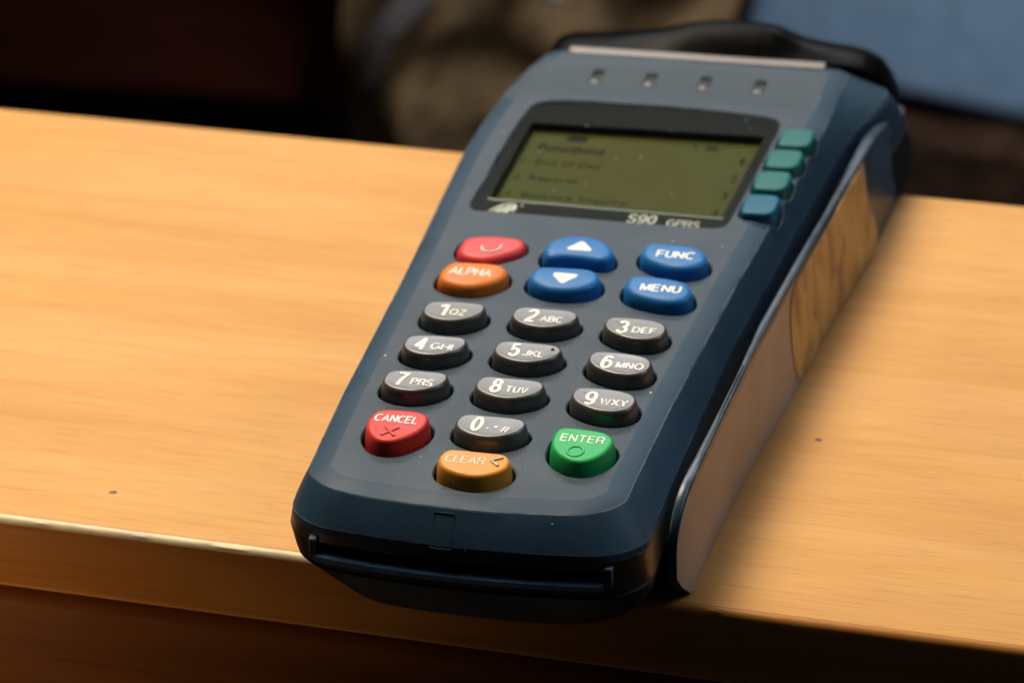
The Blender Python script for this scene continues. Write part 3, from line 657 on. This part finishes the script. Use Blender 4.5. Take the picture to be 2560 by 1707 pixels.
finish("printer_cover", cover(), M['black'], T, 35)

# --- swipe rail along the right side
XI = [(-26, 37.6), (-16, 38.4), (5, 39.9), (27, 41.2), (54, 42.2), (84, 44.8), (111, 47.4), (127, 48.6), (141, 49.2), (154, 50.0), (169, 51.5), (190, 52.5)]
XO = [(-26, 40.4), (-18, 40.6), (0, 41.3), (21, 42.3), (49, 43.8), (76, 46), (117, 49.6), (147, 52.4), (170, 54), (190, 55)]
DD = [(0, .3), (20, .6), (49, 1.9), (76, 2.3), (120, 2.3), (190, 3.8)]
def rail():
    ys = [-25.6, -25.4, -24.9, -24.2, -23.2, -21.8, -20, -17.8, -15] + list(np.linspace(-12, 160, 44)) + [166, 172, 178, 184, 189, 192, 194]
    rings = []
    for y in ys:
        if y < -15: t = (y + 25.6) / 10.6; zt_ = -18.5 + 10.9 * math.sqrt(max(0, 1 - (1 - t) ** 2))
        else: zt_ = -7.6
        zt_ = zt_ if y < 100 else ip(y, [(100, -7.6), (150, -8.3), (162, -9.2), (176, -12), (190, -17), (194, -19)])
        xi = ip(y, XI); xo = ip(y, XO); d = ip(y, DD)
        if y < -15: q = ((-15 - y) / 10.6) ** 2; xo -= 1.0 * q; 
        zb = -H + .05 if y > -17 else -H + .05 + ip(y, [(-25.6, 8.5), (-23, 5), (-17, 0)])
        xo2 = xo + d * (zt_ - zb) / 24
        pr_ = [(xi, zb), (xi, zt_ - .7), (xi + .25, zt_ - .2), (xi + .8, zt_), (xo - .9, zt_ - .05), (xo - .35, zt_ - .25), (xo, zt_ - .8), (xo + (xo2 - xo) * .06, zt_ - 2.0)]
        for k in range(1, 8): u = .06 + .94 * k / 7; pr_.append((xo + (xo2 - xo) * u, (zt_ - 2.0) + (zb - zt_ + 2.0) * k / 7))
        rings.append([(a, y, Z(b_)) for a, b_ in pr_])
    me = loft(rings); return me
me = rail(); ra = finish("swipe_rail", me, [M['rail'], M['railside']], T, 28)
for p in me.polygons:
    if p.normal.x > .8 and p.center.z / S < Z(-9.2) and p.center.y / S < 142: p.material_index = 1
finish("slot_floor", mesh_from([(35, -20, Z(-20)), (39.5, -20, Z(-20)), (47.5, 110, Z(-20)), (43, 110, Z(-20)), (46, 160, Z(-14)), (51, 160, Z(-14))], [(0, 1, 2, 3), (3, 2, 5, 4)]), M['matblack'], T, smooth=False)
# paper sticker on the rail side, its lower edge curling off
def sticker():
    out = [(139.5, -8.9), (142.3, -12.7), (142.0, -17.2), (146.1, -25.2), (145.6, -29.7), (134.3, -32.3), (123.6, -32.7), (99.4, -32.3), (76.5, -32.6), (71.6, -29.2), (70.4, -19.7), (71.1, -13.4), (74.2, -9.9), (89.2, -9.5), (113.5, -9.3), (132.9, -8.9)]
    P = spline([(a, b_) for a, b_ in out], 90)
    def pt(y, z, o_):
        x = ip(y, XO) + ip(y, DD) * (-7.6 - z) / 24
        curl = max(0, (y - 112) / 34) * max(0, (-20 - z) / 12)
        return (x + .12 + o_ + 1.6 * curl ** 1.5, y, Z(z))
    rr = [[pt(cy + (p.x - cy) * k, cz + (p.y - cz) * k, o_) for p in P] for k, o_, cy, cz in [(.02, .12, 108, -20)] + [(q / 10, .12, 108, -20) for q in range(1, 11)] + [(1.0, 0.0, 108, -20)]]
    return loft(rr)
m, nt, b = mat('brown_paper', (.36, .23, .10), .55, .25)
tc = N(nt, "ShaderNodeTexCoord"); n = N(nt, "ShaderNodeTexNoise", Scale=150.0, Detail=5.0, Distortion=.8)
mp = N(nt, "ShaderNodeMapping"); mp.inputs["Scale"].default_value = (1, 1.0, .55); mp.inputs["Rotation"].default_value = (.7, 0, 0)
nt.links.new(tc.outputs["Object"], mp.inputs[0]); nt.links.new(mp.outputs[0], n.inputs["Vector"])
r = ramp(nt, [(.32, (.28, .17, .12)), (.44, (.42, .29, .12)), (.62, (.52, .38, .17))]); nt.links.new(n.outputs["Fac"], r.inputs[0])
nt.links.new(r.outputs[0], b.inputs["Base Color"])
bp_ = N(nt, "ShaderNodeBump", Strength=.35, Distance=.0006); nt.links.new(n.outputs["Fac"], bp_.inputs["Height"]); nt.links.new(bp_.outputs[0], b.inputs["Normal"])
st = finish("paper_sticker", sticker(), m, T, 60); st["label"] = "brown paper sticker peeling off the side rail"

# --- front slot lip, end posts and the embossed card symbol
def front_y(x): return -46.2 + 3.6 * (x / 36.5) ** 2 + (max(0, abs(x + .5) - 27) ** 2) * .06
rings = []
for x in np.linspace(-28.6, 28.8, 40):
    y = front_y(x)
    rings.append([(x, y + 4, Z(-16.6)), (x, y - .2, Z(-16.9)), (x, y - 1.6, Z(-16.5)), (x, y - 1.9, Z(-15.9)), (x, y - 1.6, Z(-15.3)), (x, y + 6, Z(-14.9))])
finish("card_slot_lip", loft(rings), M['shell2'], T, 40)
for x in (-29.2, 29.6):
    y = front_y(x)
    finish("slot_post", bevel_mesh(box(x - .8, x + .8, y - .7, y + 2, Z(-16.4), Z(-12.1)), .45, 3), M['shell'], T)
def onflank(x, t):   # t: 0 at the crease, 1 at the flank's lower edge
    y0 = -41.2 + 3.6 * (x / 32) ** 2; y1 = -45.8 + 3.6 * (x / 36) ** 2
    p = Vector((x, y0 + (y1 - y0) * t, Z(-4 - 6.6 * t))); return tuple(p + Vector((0, -.86, .5)) * .06)
cs = [tube([onflank(-4.9, .12), onflank(-.9, .12), onflank(-.9, .98), onflank(-4.9, .98)], .16, 8, True), tube([onflank(-2.3, .45), onflank(-1.8, .62), onflank(-2.3, .66)], .18, 8), tube([onflank(1.6, .60), onflank(2.3, .82), onflank(2.0, 1.0)], .14, 8)]
finish("card_symbol", join(cs), M['shell2'], T)

# ------------------------------------------------------------------ things behind the table (far out of focus)
def tagm(o, label, cat, kind=None): return tag(o, label, cat, kind)
fl = finish("floor", box(-4000, 4000, -1500, 5000, -760, -750), mat('dark_floor', (.012, .009, .008), .6)[0], None, smooth=False); tag(fl, kind="structure")
# dark reddish cabinet with a black recess below it
cb = bpy.data.objects.new("dark_cabinet", None); C.objects.link(cb)
tag(cb, "dark reddish-brown wooden cabinet in shadow beyond the table", "cabinet")
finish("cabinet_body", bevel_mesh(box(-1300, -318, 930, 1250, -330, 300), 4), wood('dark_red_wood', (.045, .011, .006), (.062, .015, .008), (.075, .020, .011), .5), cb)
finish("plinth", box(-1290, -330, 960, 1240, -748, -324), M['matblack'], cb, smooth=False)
# folded khaki cloth; its bluish-white highlight streaks are added as pale tubes
def cloth(x0, x1, y, z0, z1, nx=60, nz=60):
    V = []; F = []
    for k, side in enumerate((0, 9)):
        for j in range(nz + 1):
            for i in range(nx + 1):
                u, v = i / nx, j / nz
                x = x0 + (x1 - x0) * u + 8 * math.sin(v * 9 + 1); z = z0 + (z1 - z0) * v
                d = 22 * math.sin(u * 7 - v * 5 + 1) + 8 * math.sin(u * 15 - v * 9 + 2) + 3 * math.sin(v * 23 + u * 6) + 30 * math.exp(-((u - .10 - .50 * v) / .09) ** 2)
                V.append((x, y - d + side, z + 8 * math.sin(u * 6)))
    n = nx + 1; T_ = (nz + 1) * n
    for j in range(nz):
        for i in range(nx):
            a = j * n + i; F.append((a, a + 1, a + n + 1, a + n)); F.append((T_ + a, T_ + a + n, T_ + a + n + 1, T_ + a + 1))
    for i in range(nx): F.append((i, T_ + i, T_ + i + 1, i + 1)); a = nz * n + i; F.append((a, a + 1, T_ + a + 1, T_ + a))
    for j in range(nz): a = j * n; F.append((a, a + n, T_ + a + n, T_ + a)); a = j * n + nx; F.append((a, T_ + a, T_ + a + n, a + n))
    return mesh_from(V, F)
o = finish("khaki_cloth", cloth(-300, -100, 860, -345, -130), plastic('khaki_canvas', (.125, .084, .045), .85, 200, .8, 0, 0, .2, var=.4), None)
tag(o, "folded khaki brown cloth hanging out of focus behind the terminal", "cloth")
streak = plastic('pale_blue_highlight', (.20, .20, .21), .8, 200, .5, 0, 0, .2, var=.2)
def taper(path, r0, r1, n=16):
    P = [Vector(p) for p in path]; k = len(P); rings = []
    for i in range(k):
        t = (P[min(i + 1, k - 1)] - P[max(i - 1, 0)]).normalized(); sd = t.cross(Vector((0, 1, 0))).normalized(); u2 = Vector((0, 1, 0))
        rr = r0 + (r1 - r0) * i / (k - 1)
        rings.append([tuple(P[i] + sd * math.cos(q) * rr + u2 * math.sin(q) * rr * .4) for q in [2 * math.pi * j / n for j in range(n)]])
    return loft(rings)
finish("highlight_streak", taper([(-215, 818, -150), (-228, 816, -185), (-240, 816, -205), (-254, 818, -224), (-268, 822, -240), (-276, 828, -256), (-282, 838, -275)], 10, 5), streak, o)
finish("highlight_streak", taper([(-215, 820, -170), (-204, 818, -190), (-192, 818, -204), (-180, 822, -216)], 8, 4), streak, o)
# blue-grey panel and the dark cushion below it, both leaning to the right
bpn = finish("blue_panel", bevel_mesh(box(-112, 420, -20, 20, 0, 420), 14, 4), plastic('blue_grey_paint', (.075, .125, .20), .45, 60, .05, 0, 0, .4, var=.1), None)
bpn.location = Vector((0, 925, -300)) * S; bpn.rotation_euler = (math.radians(-8), math.radians(8.6), 0)
tag(bpn, "smooth blue-grey panel beyond the terminal's black printer cover", "panel")
def lumpy():
    bm = bmesh.new(); bm.from_mesh(box(-112, 460, -20, 200, -420, 0))
    bmesh.ops.subdivide_edges(bm, edges=bm.edges[:], cuts=40, use_grid_fill=True)
    rnd = random.Random(5)
    for v in bm.verts:
        c = v.co / S
        v.co += Vector((rnd.uniform(-1, 1), rnd.uniform(-1.5, 1.5), rnd.uniform(-1.5, 1.5) + 3 * math.sin(c.x * .07) * math.cos(c.y * .05))) * S * 1.6
    me = bpy.data.meshes.new("l"); bm.to_mesh(me); bm.free(); return me
o = finish("dark_cushion", lumpy(), plastic('dark_brown_pile', (.014, .007, .004), .95, 120, 1.0, .0, 0, .1, var=.6), None)
o.location = Vector((0, 900, -304)) * S; o.rotation_euler = (0, math.radians(8.6), 0)
tag(o, "dark brown fuzzy cushion under the blue-grey panel", "cushion")
